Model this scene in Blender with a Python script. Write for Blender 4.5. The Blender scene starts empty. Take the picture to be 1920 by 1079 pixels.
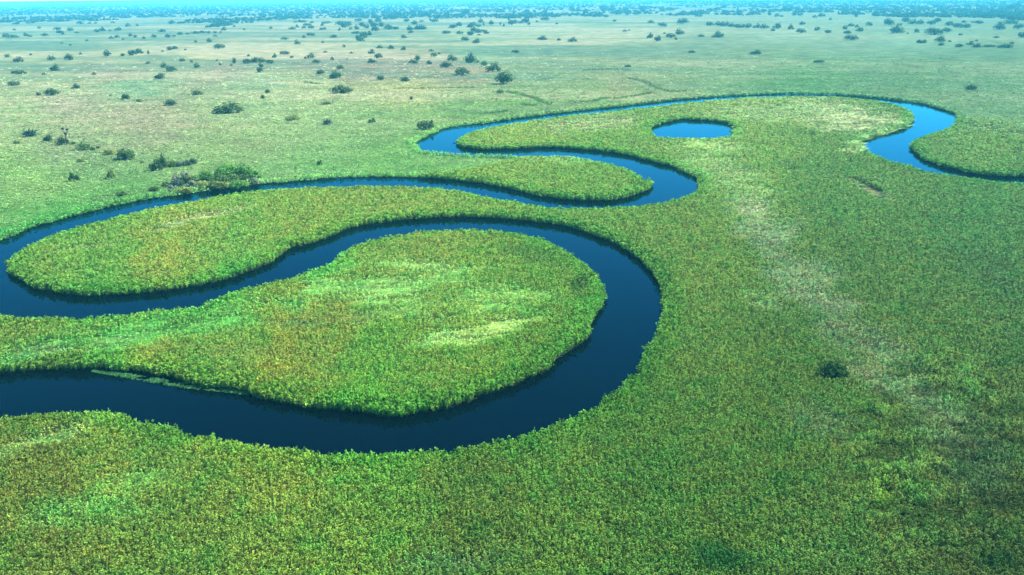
import bpy, math, random
import numpy as np
from mathutils import Matrix, Vector

random.seed(7)
RNG = np.random.default_rng(11)
scene = bpy.context.scene
COL = scene.collection

# ------------------------------------------------------------------ camera
F = 1750.0                      # focal length in pixels of a 1920 px wide picture
CX, CY = 960.0, 539.5
H = 60.0                        # flying height
PITCH = math.atan(545.5 / F)
ROLL = math.atan(20.0 / 1920.0)
fwd = np.array([0.0, math.cos(PITCH), -math.sin(PITCH)])
up0 = np.array([0.0, math.sin(PITCH), math.cos(PITCH)])
r0 = np.array([1.0, 0.0, 0.0])
RV = math.cos(ROLL) * r0 - math.sin(ROLL) * up0
UV = math.sin(ROLL) * r0 + math.cos(ROLL) * up0
cam_d = bpy.data.cameras.new("camera")
cam = bpy.data.objects.new("camera", cam_d)
COL.objects.link(cam)
m3 = Matrix(((RV[0], UV[0], -fwd[0]), (RV[1], UV[1], -fwd[1]), (RV[2], UV[2], -fwd[2])))
cam.matrix_world = Matrix.Translation((0, 0, H)) @ m3.to_4x4()
cam_d.sensor_width = 36.0
cam_d.lens = 36.0 * F / 1920.0
cam_d.clip_start = 1.0
cam_d.clip_end = 60000.0
scene.camera = cam

# ------------------------------------------------------------------ sky, sun, exposure
SUN_AZ = math.radians(68.0)     # clockwise from the view direction
SUN_EL = math.radians(48.0)
world = bpy.data.worlds.new("World")
scene.world = world
world.use_nodes = True
wn = world.node_tree
wn.nodes.clear()
sky = wn.nodes.new("ShaderNodeTexSky")
sky.sky_type = 'NISHITA'
sky.sun_disc = False
sky.sun_elevation = SUN_EL
sky.sun_rotation = SUN_AZ
sky.altitude = 900.0
sky.air_density = 1.0
sky.dust_density = 0.0
sky.ozone_density = 5.0
tint = wn.nodes.new("ShaderNodeMix")
tint.data_type = 'RGBA'
tint.blend_type = 'MULTIPLY'
tint.inputs[0].default_value = 1.0
tint.inputs[7].default_value = (0.42, 0.95, 1.05, 1.0)     # the film's cyan balance
bg = wn.nodes.new("ShaderNodeBackground")
bg.inputs[1].default_value = 0.09
wo = wn.nodes.new("ShaderNodeOutputWorld")
wn.links.new(sky.outputs[0], tint.inputs[6])
wn.links.new(tint.outputs[2], bg.inputs[0])
wn.links.new(bg.outputs[0], wo.inputs[0])

sun_d = bpy.data.lights.new("sun", 'SUN')
sun_d.energy = 5.0
sun_d.angle = math.radians(0.53)
sun_d.color = (1.0, 0.95, 0.86)
sun = bpy.data.objects.new("sun", sun_d)
COL.objects.link(sun)
to_sun = Vector((math.sin(SUN_AZ) * math.cos(SUN_EL), math.cos(SUN_AZ) * math.cos(SUN_EL), math.sin(SUN_EL)))
sun.rotation_euler = to_sun.to_track_quat('Z', 'Y').to_euler()
sun.location = (0, 0, 300)

vs = scene.view_settings
vs.view_transform = 'Standard'
vs.look = 'None'
vs.gamma = 1.0
vs.use_curve_mapping = False
vs.exposure = 2.2
scene.cycles.volume_bounces = 0
scene.cycles.max_bounces = 6
scene.cycles.diffuse_bounces = 2
scene.cycles.glossy_bounces = 2
scene.cycles.transmission_bounces = 2

# ------------------------------------------------------------------ helpers
def unproject(px, py, z=0.0):
    """Where the line of sight through a point of the photograph meets height z."""
    px = np.asarray(px, float); py = np.asarray(py, float); z = np.asarray(z, float)
    d = (RV[None] * ((px - CX) / F).reshape(-1, 1) - UV[None] * ((py - CY) / F).reshape(-1, 1) + fwd[None])
    t = (z - H) / d[:, 2]
    return d[:, :2] * t.reshape(-1, 1)

def project(x, y, z=1.0):
    v = np.stack([x, y, np.zeros_like(x) + z - H], -1)
    c = v @ fwd
    return CX + F * (v @ RV) / c, CY - F * (v @ UV) / c

def dist_scale(px, py, z=0.0):
    """metres per picture pixel at a ground point"""
    p = unproject([px], [py], z)[0]
    return (p[0], p[1]), math.sqrt(p[0] ** 2 + p[1] ** 2 + H * H) / F / math.sqrt(1 + ((px - CX) / F) ** 2 + ((py - CY) / F) ** 2)

def lin(c):
    c = np.asarray(c, float) / 255.0
    return np.where(c <= 0.04045, c / 12.92, ((c + 0.055) / 1.055) ** 2.4)

def _hash(ix, iy, seed):
    h = (ix.astype(np.int64) * 374761393 + iy.astype(np.int64) * 668265263 + seed * 982451653) & 0x7fffffff
    h = ((h ^ (h >> 13)) * 1274126177) & 0x7fffffff
    h = (h ^ (h >> 16)) & 0xffffff
    return h / float(0xffffff)

def vnoise(x, y, seed=0):
    ix = np.floor(x); iy = np.floor(y)
    fx = x - ix; fy = y - iy
    fx = fx * fx * (3 - 2 * fx); fy = fy * fy * (3 - 2 * fy)
    a = _hash(ix, iy, seed); b = _hash(ix + 1, iy, seed)
    c = _hash(ix, iy + 1, seed); d = _hash(ix + 1, iy + 1, seed)
    return (a * (1 - fx) + b * fx) * (1 - fy) + (c * (1 - fx) + d * fx) * fy

def fbm(x, y, seed=0, octv=4):
    s = 0.0; a = 0.5; t = 0.0
    for o in range(octv):
        s = s + a * vnoise(x * 2 ** o, y * 2 ** o, seed + o * 17); t += a; a *= 0.5
    return s / t

def smooth(a, b, x):
    t = np.clip((x - a) / (b - a), 0, 1)
    return t * t * (3 - 2 * t)

def mesh_object(name, verts, faces, mat=None, parent=None, kind=None, link=True):
    me = bpy.data.meshes.new(name)
    me.from_pydata([tuple(v) for v in verts], [], faces)
    me.update()
    if mat: me.materials.append(mat)
    o = bpy.data.objects.new(name, me)
    if link: COL.objects.link(o)
    if parent: o.parent = parent
    if kind: o["kind"] = kind
    return o

# ------------------------------------------------------------------ the banks, read off the photograph
BANK_A = [(2500,352),(2200,345),(2000,338),(1920,333),(1847,330),(1780,318),(1747,308),(1723,295),(1710,283),(1707,273),(1713,263),(1727,255),
(1753,246),(1780,237),(1792,226),(1793,219),(1780,211),(1760,205),(1737,198),(1713,193),(1680,189),(1647,185),(1613,182),
(1580,179.5),(1547,178),(1480,177),(1413,178.5),(1363,181),(1313,184.5),(1273,187.5),(1207,195),(1140,203),(1073,210),(1007,218),
(940,227),(907,232),(873,235.5),(847,239),(827,245),(807,254),(787,264),(782,268),(787,274),(800,280),(827,283),(873,285.5),
(923,287.5),(973,290.5),(1023,291),(1040,290.5),(1073,293),(1107,298),(1140,306),(1167,313),(1190,323),(1213,337),(1220,347),
(1213,357),(1193,367),(1167,374),(1140,377),(1107,378),(1057,376),(1007,368),(957,356),(907,346.5),(873,342),(807,335.5),
(740,333),(673,333),(640,334),(583,338),(533,343),(483,347),(433,353),(367,362),(317,369.5),(283,373.5),(233,383),(167,399),
(117,412),(60,428),(27,442),(0,452),(-30,468),(-52,492),(-58,528),(-45,560),(-18,580),(0,587),(33,592),(67,594),(117,594),(147,596),
(187,592),(234,590),(260,585),(307,578),(367,573),(384,569),(400,561),(434,547),(454,541),(500,532),(520,524),(550,518),(574,507),
(606,495),(630,481),(650,467),(680,454),(725,443),(789,434),(832,431),(879,429.5),(938,432),(981,437),(1024,447),(1045,460),
(1083,481),(1105,500),(1120,517),(1127,541),(1131,560),(1127,576),(1118,594),(1109,612),(1106,626),(1088,645),(1045,677),(1011,701),
(973,718),(913,739),(870,758),(832,769),(789,775),(742,782),(683,777),(640,772),(583,767),(533,758),(483,744),(450,736),(400,728),
(355,720),(300,708),(235,698),(177,694),(77,695),(33,697),(0,705),(-60,716),(-160,735),(-320,760),(-600,800)]
BANK_B = [(2500,362),(2200,355),(2000,348),(1920,343),(1847,337),(1797,329),(1747,322),(1707,310),(1663,298),(1633,284),(1617,273),(1620,265),
(1640,257),(1680,247),(1703,237),(1712,225),(1710,213),(1700,203),(1680,196),(1647,189),(1613,185),(1580,182),(1547,180.5),
(1479,180),(1413,182),(1363,185.5),(1280,193),(1240,198),(1140,209),(1073,215.5),(1007,224),(957,231.5),(923,237),(890,245),(867,253),
(855,262),(853,268),(860,275),(880,279.5),(907,281.3),(957,281),(1007,278.5),(1040,278),(1073,280),(1107,283),(1157,289),(1190,296),
(1223,305),(1257,313),(1280,323),(1300,332),(1311,342),(1307,355),(1280,368),(1257,375),(1207,383),(1140,387.5),(1073,389),
(1023,386.5),(973,378),(923,370),(873,359),(840,354),(807,351),(707,348),(640,348.5),(583,350),(500,355),(433,363),(367,375),
(300,387),(233,402),(167,418),(100,438),(67,452),(40,467),(20,483),(13,496),(15,508),(30,523),(50,533),(77,543),(110,551),(150,555),
(200,555),(267,551),(334,543),(400,530),(450,515),(500,498),(527,481),(544,466),(584,457),(640,437),(661,427),(725,417),(798,411),
(875,409),(938,411),(1002,417),(1066,428),(1109,441),(1152,458),(1182,477),(1207,498),(1233,526),(1243,558),(1243,588),(1241,605),
(1227,622),(1223,640),(1207,664),(1199,690),(1177,707),(1147,737),(1122,758),(1092,769),(1049,792),(1011,807),(947,822),(879,835),
(811,841),(721,848),(640,846),(600,846),(567,842),(533,836),(483,832),(433,825),(393,815),(360,812),(333,800),(283,790),(257,787),
(233,776),(183,770),(117,768),(60,771),(0,777),(-60,784),(-160,800),(-320,825),(-600,880)]
POND = [(1280,225),(1300,226.5),(1330,227.5),(1357,231),(1370,236),(1375,243),(1372,250),(1360,255),(1330,257.5),(1280,258),
(1240,257),(1226,250),(1221,243),(1233,235),(1257,229)]
REED_H = 1.8

def bank_to_ground(pts, closed, wet_left):
    """picture points -> ground; a bank nearer the camera hides its waterline behind its reeds"""
    p = np.array(pts, float)
    n = len(p)
    if closed:
        t = np.roll(p, -1, 0) - np.roll(p, 1, 0)
    else:
        t = np.gradient(p, axis=0)
    # picture normal pointing away from the water
    nx, ny = -t[:, 1], t[:, 0]
    l = np.hypot(nx, ny)
    ny = ny / l * wet_left
    z = REED_H * smooth(0.0, 0.75, ny)
    return unproject(p[:, 0], p[:, 1], z)

def resample(p, step, closed=False):
    if closed:
        p = np.vstack([p, p[:1]])
    # Catmull-Rom through the points
    q = np.vstack([2 * p[0] - p[1], p, 2 * p[-1] - p[-2]])
    if closed:
        q = np.vstack([p[-2], p, p[1]])
    out = []
    for i in range(len(p) - 1):
        a, b, c, d = q[i], q[i + 1], q[i + 2], q[i + 3]
        k = max(1, int(np.ceil(np.hypot(*(c - b)) / step)))
        u = (np.arange(k) / k)[:, None]
        out.append(0.5 * (2 * b + (c - a) * u + (2 * a - 5 * b + 4 * c - d) * u ** 2 + (3 * b - a - 3 * c + d) * u ** 3))
    if not closed:
        out.append(p[-1:])
    return np.vstack(out)

# walking A from the right edge the water lies below it in the picture: away-from-water normals
GA = resample(bank_to_ground(BANK_A, False, 1.0), 1.2)
GB = resample(bank_to_ground(BANK_B, False, -1.0), 1.2)
GP = resample(bank_to_ground(POND, True, -1.0), 1.0, True)

def ragged(p, amp, seed):
    t = np.gradient(p, axis=0)
    l = np.hypot(t[:, 0], t[:, 1])[:, None] + 1e-9
    n = np.stack([-t[:, 1], t[:, 0]], -1) / l
    a = (fbm(p[:, 0] / 5.0, p[:, 1] / 5.0, seed, 3) - 0.5) * 2 * amp
    return p + n * a[:, None]
GA = ragged(GA, .95, 3); GB = ragged(GB, .95, 5); GP = ragged(GP, 1.0, 9)
RIVER = np.vstack([GA, GB[::-1]])

# raster of the wet ground and of the distance to it
X0, X1, Y0, Y1, CELL = -420.0, 520.0, 70.0, 720.0, 0.4
NX, NY = int((X1 - X0) / CELL), int((Y1 - Y0) / CELL)
wet = np.zeros((NY, NX), bool)
def fill(poly):
    a = poly; b = np.roll(poly, -1, 0)
    lo = np.minimum(a[:, 1], b[:, 1]); hi = np.maximum(a[:, 1], b[:, 1])
    for j in range(NY):
        y = Y0 + (j + 0.5) * CELL
        k = np.nonzero((lo <= y) & (hi > y))[0]
        if len(k) == 0: continue
        xs = np.sort(a[k, 0] + (y - a[k, 1]) / (b[k, 1] - a[k, 1]) * (b[k, 0] - a[k, 0]))
        for i in range(0, len(xs) - 1, 2):
            c0 = int(np.clip(round((xs[i] - X0) / CELL), 0, NX)); c1 = int(np.clip(round((xs[i + 1] - X0) / CELL), 0, NX))
            wet[j, c0:c1] = True
fill(RIVER); fill(GP)
def dist_field(mask, steps):
    d = np.full(mask.shape, steps, np.float32)
    cur = mask.copy(); d[cur] = 0
    for s in range(1, steps):
        nxt = cur.copy()
        nxt[1:] |= cur[:-1]; nxt[:-1] |= cur[1:]; nxt[:, 1:] |= cur[:, :-1]; nxt[:, :-1] |= cur[:, 1:]
        if s % 2 == 0:
            nxt[1:, 1:] |= cur[:-1, :-1]; nxt[:-1, :-1] |= cur[1:, 1:]; nxt[1:, :-1] |= cur[:-1, 1:]; nxt[:-1, 1:] |= cur[1:, :-1]
        d[nxt & ~cur] = s; cur = nxt
    return d * CELL
DRY = dist_field(wet, 26)               # metres from the water, on land (up to 10 m)
DEEP = dist_field(~wet, 8)              # metres from the bank, in the water
def look(field, x, y, outside):
    i = np.floor((x - X0) / CELL).astype(int); j = np.floor((y - Y0) / CELL).astype(int)
    ok = (i >= 0) & (i < NX) & (j >= 0) & (j < NY)
    r = np.full(np.shape(x), outside, float)
    r[ok] = field[j[ok], i[ok]]
    return r

# ------------------------------------------------------------------ what grows where
CURVE = np.array([(-3000,1500),(-400,650),(0,456),(60,432),(167,403),(317,374),(483,352),(640,338),(740,334),(800,325),(880,316),(960,303),
(1000,292),(1001,222),(1073,214),(1207,199),(1280,191),(1413,182),(1600,184),(1713,196),(1793,222),(1850,232),(1950,245),(2300,262),(5000,300)], float)
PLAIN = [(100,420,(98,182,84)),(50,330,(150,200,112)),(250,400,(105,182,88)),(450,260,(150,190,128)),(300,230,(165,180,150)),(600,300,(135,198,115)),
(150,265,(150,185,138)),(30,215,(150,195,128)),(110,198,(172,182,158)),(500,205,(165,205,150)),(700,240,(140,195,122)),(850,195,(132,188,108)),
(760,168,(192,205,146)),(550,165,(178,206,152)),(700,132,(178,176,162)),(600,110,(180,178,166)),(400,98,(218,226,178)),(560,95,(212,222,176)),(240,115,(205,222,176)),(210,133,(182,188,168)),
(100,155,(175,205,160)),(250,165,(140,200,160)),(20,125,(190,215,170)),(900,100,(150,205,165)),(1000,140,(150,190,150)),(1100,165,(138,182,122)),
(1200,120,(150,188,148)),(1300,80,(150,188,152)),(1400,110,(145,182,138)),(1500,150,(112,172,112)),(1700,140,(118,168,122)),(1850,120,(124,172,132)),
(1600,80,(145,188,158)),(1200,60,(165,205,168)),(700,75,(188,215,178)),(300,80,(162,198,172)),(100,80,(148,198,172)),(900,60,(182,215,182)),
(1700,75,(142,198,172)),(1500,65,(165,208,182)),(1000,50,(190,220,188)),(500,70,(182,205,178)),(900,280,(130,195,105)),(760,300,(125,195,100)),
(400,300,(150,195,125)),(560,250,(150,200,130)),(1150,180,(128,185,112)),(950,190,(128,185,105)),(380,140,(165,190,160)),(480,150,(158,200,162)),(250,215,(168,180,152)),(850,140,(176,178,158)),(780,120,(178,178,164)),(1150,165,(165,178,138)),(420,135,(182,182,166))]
REED = [(900,1000,(98,152,62)),(300,900,(104,164,66)),(100,850,(108,152,62)),(1200,900,(90,154,62)),(1600,900,(94,150,70)),(1850,1000,(84,128,64)),
(1800,700,(94,150,80)),(1850,500,(80,140,92)),(1600,480,(92,148,82)),(1300,500,(108,162,76)),(1400,330,(112,172,86)),(1850,400,(82,152,90)),
(1600,380,(92,156,86)),(300,450,(132,178,72)),(200,530,(98,172,66)),(700,390,(124,176,76)),(700,730,(104,182,60)),(500,680,(134,176,60)),
(800,450,(126,176,76)),(1050,560,(106,172,66)),(1100,340,(112,176,76)),(1400,200,(126,176,94)),(1000,250,(128,180,84)),(900,640,(118,180,66)),
(200,640,(100,178,78)),(600,600,(128,174,72)),(1850,220,(100,160,95)),(1850,280,(106,165,92)),(1450,980,(90,150,62)),(1000,880,(100,165,64)),
(250,710,(138,180,62)),(1100,420,(108,168,76)),(450,560,(104,180,80))]
# x, y, rx, ry, tilt, colour, strength, height factor, streaky
PATCH = [(700,540,170,34,-6,(150,210,115),.9,.55,1),(920,560,150,32,8,(142,202,100),.8,.6,1),(800,585,170,24,-6,(140,196,100),.6,.65,1),(880,628,130,18,-12,(165,215,125),.9,.55,1),
(640,498,60,20,-10,(120,205,85),.8,.6,1),(760,500,70,14,0,(150,205,115),.6,.6,1),(560,560,120,16,-14,(135,205,100),.7,.6,1),
(250,625,240,26,-8,(105,195,88),.7,.6,1),(120,655,130,14,-10,(125,185,110),.7,.5,1),(560,610,70,12,0,(128,165,98),.6,.7,1),
(640,600,110,14,0,(135,165,85),.4,.8,0),(430,662,130,14,4,(138,165,80),.35,.9,0),(1000,480,70,12,14,(90,140,60),.5,.9,0),(1085,540,14,22,0,(70,110,60),.6,.6,0),
(1420,400,46,26,0,(150,185,135),.7,.6,1),(1415,396,26,6,0,(230,240,205),.9,.35,0),(1445,455,55,34,10,(132,168,132),.65,.65,1),
(1490,525,65,34,20,(138,174,132),.65,.6,1),(1560,590,75,38,25,(128,165,126),.6,.65,1),(1640,655,70,34,25,(130,170,125),.6,.6,1),
(1720,740,60,36,25,(122,158,118),.55,.65,1),(1800,830,80,50,30,(100,135,95),.5,.7,1),(1545,800,90,36,25,(112,150,108),.45,.75,1),(1420,560,60,16,25,(150,195,135),.5,.7,1),
(1580,222,120,26,8,(190,208,172),.9,.5,1),(1640,262,60,14,-20,(195,215,170),.8,.5,1),(1450,210,120,20,0,(150,185,130),.7,.6,1),(1110,235,110,15,-4,(165,188,138),.75,.6,1),
(1330,275,70,16,0,(160,200,125),.7,.6,1),(1330,310,70,22,10,(150,195,118),.65,.65,1),(1390,345,60,26,15,(145,190,120),.6,.6,1),
(390,405,66,6,-11,(185,205,160),.8,.4,0),(310,428,52,5,-12,(150,175,130),.7,.4,0),(190,462,60,5,-8,(150,180,110),.5,.6,0),
(60,832,100,14,-16,(155,200,115),.7,.5,1),(250,905,80,26,-10,(135,195,90),.6,.7,1),(150,965,110,26,-8,(120,190,90),.55,.75,1),(850,1060,120,24,0,(120,165,105),.5,.7,1),
(1652,930,24,30,-20,(112,160,32),.9,.8,0),(1340,1055,70,26,12,(40,120,50),.8,1.05,0),(1880,1060,60,26,0,(45,100,40),.8,1.0,0),(1440,430,80,46,32,(150,176,140),.6,.72,0),(1525,545,95,50,35,(146,174,136),.6,.72,0),(1625,650,105,54,35,(142,170,132),.6,.72,0),(1735,765,100,52,35,(126,156,112),.45,.75,0),(1840,890,80,60,35,(108,140,96),.4,.78,0),(1370,330,60,50,20,(150,185,125),.45,.75,0),(1640,362,46,7,24,(165,178,150),.9,.25,0),
(1630,350,32,4,24,(60,70,50),1.0,.1,0),(1560,1040,160,30,0,(105,165,80),.3,.9,1),
(1840,900,70,60,30,(70,105,60),.6,.7,1),(1040,297,70,10,6,(160,205,130),.7,.6,1)]

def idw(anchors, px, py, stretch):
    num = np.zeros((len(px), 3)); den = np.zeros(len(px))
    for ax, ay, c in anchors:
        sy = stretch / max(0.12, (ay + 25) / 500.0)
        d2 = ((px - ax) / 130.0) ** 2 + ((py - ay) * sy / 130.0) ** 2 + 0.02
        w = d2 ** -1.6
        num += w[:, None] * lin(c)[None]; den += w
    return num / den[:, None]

WARM_PLAIN = np.array([1.12, 1.0, 0.66])
WARM_REED = np.array([1.36, 1.01, 0.52])
def field(x, y):
    """base colour of the growth (linear), plain weight 0..1, height factor"""
    px, py = project(x, y, 1.2)
    px = np.clip(px, -3000, 5000); py = np.clip(py, -15, 1500)
    wx = (fbm(x / 30.0, y / 30.0, 41, 3) - 0.5) * 120; wy = (fbm(x / 30.0, y / 30.0, 47, 3) - 0.5)
    soft = 3 + 28 * smooth(1770, 1840, px)
    plain = smooth(-1, 1, (np.interp(px, CURVE[:, 0], CURVE[:, 1]) - py + (fbm(x / 25.0, y / 25.0, 61, 3) - .5) * 2.5 * soft) / soft)
    loop = (px > 850) & (px < 1012) & (py > np.interp(px, [853,867,890,923,957,1012], [268,253,245,237,231,223.5]) - 1.5) & (py < np.interp(px, [853,880,957,1012], [268,279.5,281,278.5]) + 3)
    plain = np.where(loop, 0.0, plain)
    c = np.zeros((len(x), 3))
    k = plain > 0
    if k.any(): c[k] = idw(PLAIN, px[k] + wx[k], py[k] + wy[k] * 0.10 * (py[k] + 25), 1.0) * plain[k][:, None]
    k = plain < 1
    if k.any(): c[k] += idw(REED, px[k] + wx[k], py[k] + wy[k] * 0.16 * (py[k] + 25), 0.6) * (1 - plain[k])[:, None]
    c = c * (plain[:, None] * WARM_PLAIN[None] + (1 - plain)[:, None] * WARM_REED[None])
    c[:, 0] *= 1 - .14 * plain * smooth(230, 330, py)
    c[:, 0] *= 1 - .16 * plain * smooth(1150, 1450, px) * smooth(60, 110, py)
    hf = np.ones(len(x))
    st = fbm(x / 9.0 + y / 21.0, y / 3.2 - x / 14.0, 71, 4)
    ed = fbm(x / 7.0, y / 7.0, 77, 3)
    for ax, ay, rx, ry, rot, pc, s, hh, streak in PATCH:
        if streak: s = min(.95, s * 1.3)
        r = math.radians(rot); dx = px - ax; dy = py - ay
        k = np.nonzero((np.abs(dx) < 2.2 * rx + ry) & (np.abs(dy) < 2.2 * ry + rx * abs(math.sin(r)) * 2.2 + 4))[0]
        if len(k) == 0: continue
        u = (dx[k] * math.cos(r) + dy[k] * math.sin(r)) / rx; v = (-dx[k] * math.sin(r) + dy[k] * math.cos(r)) / ry
        d = np.sqrt(u * u + v * v) + (ed[k] - 0.5) * 1.6
        w = smooth(1.35, 0.35, d) * s
        if streak: w = w * (.35 + .65 * smooth(0.28, 0.60, st[k] + 0.12 * (1.0 - d)))
        c[k] = c[k] * (1 - w)[:, None] + (lin(pc) * [1.02, 1.0, .66] * (1.05 if streak else 1))[None] * w[:, None]
        hf[k] = hf[k] * (1 - w) + hh * w
    lum = c @ np.array([.25, .65, .1])
    c = c * .86 + lum[:, None] * .14
    return c, plain, hf, px, py

K_GROUND = 0.185                # picture value -> reflectance, at this sun and exposure
K_REED = 0.80

# ------------------------------------------------------------------ materials
def new_mat(name):
    m = bpy.data.materials.new(name); m.use_nodes = True
    m.node_tree.nodes.clear()
    return m, m.node_tree.nodes, m.node_tree.links

def leaf_material(name, source, var=0.45, tip=(1.25, 1.05, 0.7), attr="tint"):
    """leaf: colour from the plant, lightness and yellowing from the leaf"""
    m, N, L = new_mat(name)
    a = N.new("ShaderNodeAttribute")
    if source == 'INSTANCER':
        a.attribute_type = 'INSTANCER'; a.attribute_name = attr; col = a.outputs["Color"]
    else:
        a = N.new("ShaderNodeObjectInfo"); col = a.outputs["Color"]
    t = N.new("ShaderNodeAttribute"); t.attribute_type = 'GEOMETRY'; t.attribute_name = "tone"
    sep = N.new("ShaderNodeSeparateColor"); L.new(t.outputs["Color"], sep.inputs[0])
    mr = N.new("ShaderNodeMapRange"); mr.inputs[3].default_value = 1 - var; mr.inputs[4].default_value = 1 + var
    L.new(sep.outputs[0], mr.inputs[0])
    v = N.new("ShaderNodeVectorMath"); v.operation = 'SCALE'
    L.new(col, v.inputs[0]); L.new(mr.outputs[0], v.inputs[3])
    mx = N.new("ShaderNodeMix"); mx.data_type = 'RGBA'; mx.blend_type = 'MULTIPLY'
    L.new(sep.outputs[1], mx.inputs[0]); L.new(v.outputs[0], mx.inputs[6]); mx.inputs[7].default_value = (*tip, 1)
    d = N.new("ShaderNodeBsdfDiffuse"); tr = N.new("ShaderNodeBsdfTranslucent"); ms = N.new("ShaderNodeMixShader")
    ms.inputs[0].default_value = 0.35
    L.new(mx.outputs[2], d.inputs[0]); L.new(mx.outputs[2], tr.inputs[0])
    L.new(d.outputs[0], ms.inputs[1]); L.new(tr.outputs[0], ms.inputs[2])
    o = N.new("ShaderNodeOutputMaterial"); L.new(ms.outputs[0], o.inputs[0])
    return m

M_REED = leaf_material("reed_leaf", 'INSTANCER', 0.58)
M_GRASS = leaf_material("grass_leaf", 'INSTANCER', 0.35, (1.2, 1.1, 0.85))
M_CROWN = leaf_material("tree_leaf", 'OBJECT', 0.45, (1.25, 1.15, 0.8))
M_FAR = leaf_material("far_tree_leaf", 'INSTANCER', 0.45, (1.2, 1.1, 0.8))

def bark_material():
    m, N, L = new_mat("bark")
    tc = N.new("ShaderNodeTexCoord"); n = N.new("ShaderNodeTexNoise"); n.inputs["Scale"].default_value = 9
    L.new(tc.outputs["Object"], n.inputs["Vector"])
    r = N.new("ShaderNodeValToRGB"); r.color_ramp.elements[0].color = (0.05, 0.04, 0.03, 1); r.color_ramp.elements[1].color = (0.2, 0.17, 0.13, 1)
    L.new(n.outputs[0], r.inputs[0])
    b = N.new("ShaderNodeBsdfDiffuse"); L.new(r.outputs[0], b.inputs[0])
    o = N.new("ShaderNodeOutputMaterial"); L.new(b.outputs[0], o.inputs[0])
    return m
M_BARK = bark_material()

def ground_material():
    m, N, L = new_mat("delta_ground")
    a = N.new("ShaderNodeAttribute"); a.attribute_name = "soil"
    g = N.new("ShaderNodeNewGeometry")
    n1 = N.new("ShaderNodeTexNoise"); n1.inputs["Scale"].default_value = 0.45; n1.inputs["Detail"].default_value = 5
    n2 = N.new("ShaderNodeTexNoise"); n2.inputs["Scale"].default_value = 0.06; n2.inputs["Detail"].default_value = 5
    L.new(g.outputs["Position"], n1.inputs["Vector"]); L.new(g.outputs["Position"], n2.inputs["Vector"])
    m1 = N.new("ShaderNodeMapRange"); m1.inputs[1].default_value = .25; m1.inputs[2].default_value = .75; m1.inputs[3].default_value = .75; m1.inputs[4].default_value = 1.25
    m2 = N.new("ShaderNodeMapRange"); m2.inputs[1].default_value = .3; m2.inputs[2].default_value = .7; m2.inputs[3].default_value = .68; m2.inputs[4].default_value = 1.32
    L.new(n1.outputs[0], m1.inputs[0]); L.new(n2.outputs[0], m2.inputs[0])
    mp3 = N.new("ShaderNodeMapping"); mp3.inputs["Scale"].default_value = (0.020, 0.034, 0.03); mp3.inputs["Rotation"].default_value = (0, 0, 0.25)
    L.new(g.outputs["Position"], mp3.inputs[0])
    n3 = N.new("ShaderNodeTexNoise"); n3.inputs["Scale"].default_value = 1.0; n3.inputs["Detail"].default_value = 6; n3.inputs["Roughness"].default_value = .75
    L.new(mp3.outputs[0], n3.inputs["Vector"])
    rp = N.new("ShaderNodeValToRGB"); rp.color_ramp.elements[0].position = .34; rp.color_ramp.elements[0].color = (.70, .86, .76, 1)
    rp.color_ramp.elements[1].position = .66; rp.color_ramp.elements[1].color = (1.28, 1.10, 1.14, 1)
    L.new(n3.outputs[0], rp.inputs[0])
    mu = N.new("ShaderNodeMath"); mu.operation = 'MULTIPLY'; L.new(m1.outputs[0], mu.inputs[0]); L.new(m2.outputs[0], mu.inputs[1])
    v = N.new("ShaderNodeVectorMath"); v.operation = 'SCALE'; L.new(a.outputs["Color"], v.inputs[0]); L.new(mu.outputs[0], v.inputs[3])
    d = N.new("ShaderNodeBsdfDiffuse"); mm = N.new("ShaderNodeMix"); mm.data_type = 'RGBA'; mm.blend_type = 'MULTIPLY'; mm.inputs[0].default_value = 1
    L.new(v.outputs[0], mm.inputs[6]); L.new(rp.outputs[0], mm.inputs[7]); L.new(mm.outputs[2], d.inputs[0])
    bp = N.new("ShaderNodeBump"); bp.inputs["Strength"].default_value = 0.8; bp.inputs["Distance"].default_value = 0.5
    L.new(n1.outputs[0], bp.inputs["Height"]); L.new(bp.outputs[0], d.inputs["Normal"])
    o = N.new("ShaderNodeOutputMaterial"); L.new(d.outputs[0], o.inputs[0])
    return m
M_GROUND = ground_material()

def water_material():
    m, N, L = new_mat("river_water")
    g = N.new("ShaderNodeNewGeometry")
    n1 = N.new("ShaderNodeTexNoise"); n1.inputs["Scale"].default_value = 0.5; n1.inputs["Detail"].default_value = 4
    mp = N.new("ShaderNodeMapping"); mp.inputs["Scale"].default_value = (1, 2.2, 1); mp.inputs["Rotation"].default_value = (0, 0, 0.5)
    L.new(g.outputs["Position"], mp.inputs[0]); L.new(mp.outputs[0], n1.inputs["Vector"])
    bp = N.new("ShaderNodeBump"); bp.inputs["Strength"].default_value = 0.2; bp.inputs["Distance"].default_value = 0.06
    L.new(n1.outputs[0], bp.inputs["Height"])
    fr = N.new("ShaderNodeFresnel"); fr.inputs["IOR"].default_value = 1.095
    L.new(bp.outputs[0], fr.inputs["Normal"])
    d = N.new("ShaderNodeBsdfDiffuse"); d.inputs[0].default_value = (0.0002, 0.0012, 0.0022, 1)
    gl = N.new("ShaderNodeBsdfGlossy"); gl.inputs["Roughness"].default_value = 0.05
    gl.inputs["Color"].default_value = (0.20, 0.75, .94, 1)
    L.new(bp.outputs[0], gl.inputs["Normal"])
    ms = N.new("ShaderNodeMixShader"); L.new(fr.outputs[0], ms.inputs[0]); L.new(d.outputs[0], ms.inputs[1]); L.new(gl.outputs[0], ms.inputs[2])
    o = N.new("ShaderNodeOutputMaterial"); L.new(ms.outputs[0], o.inputs[0])
    return m
M_WATER = water_material()

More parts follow.
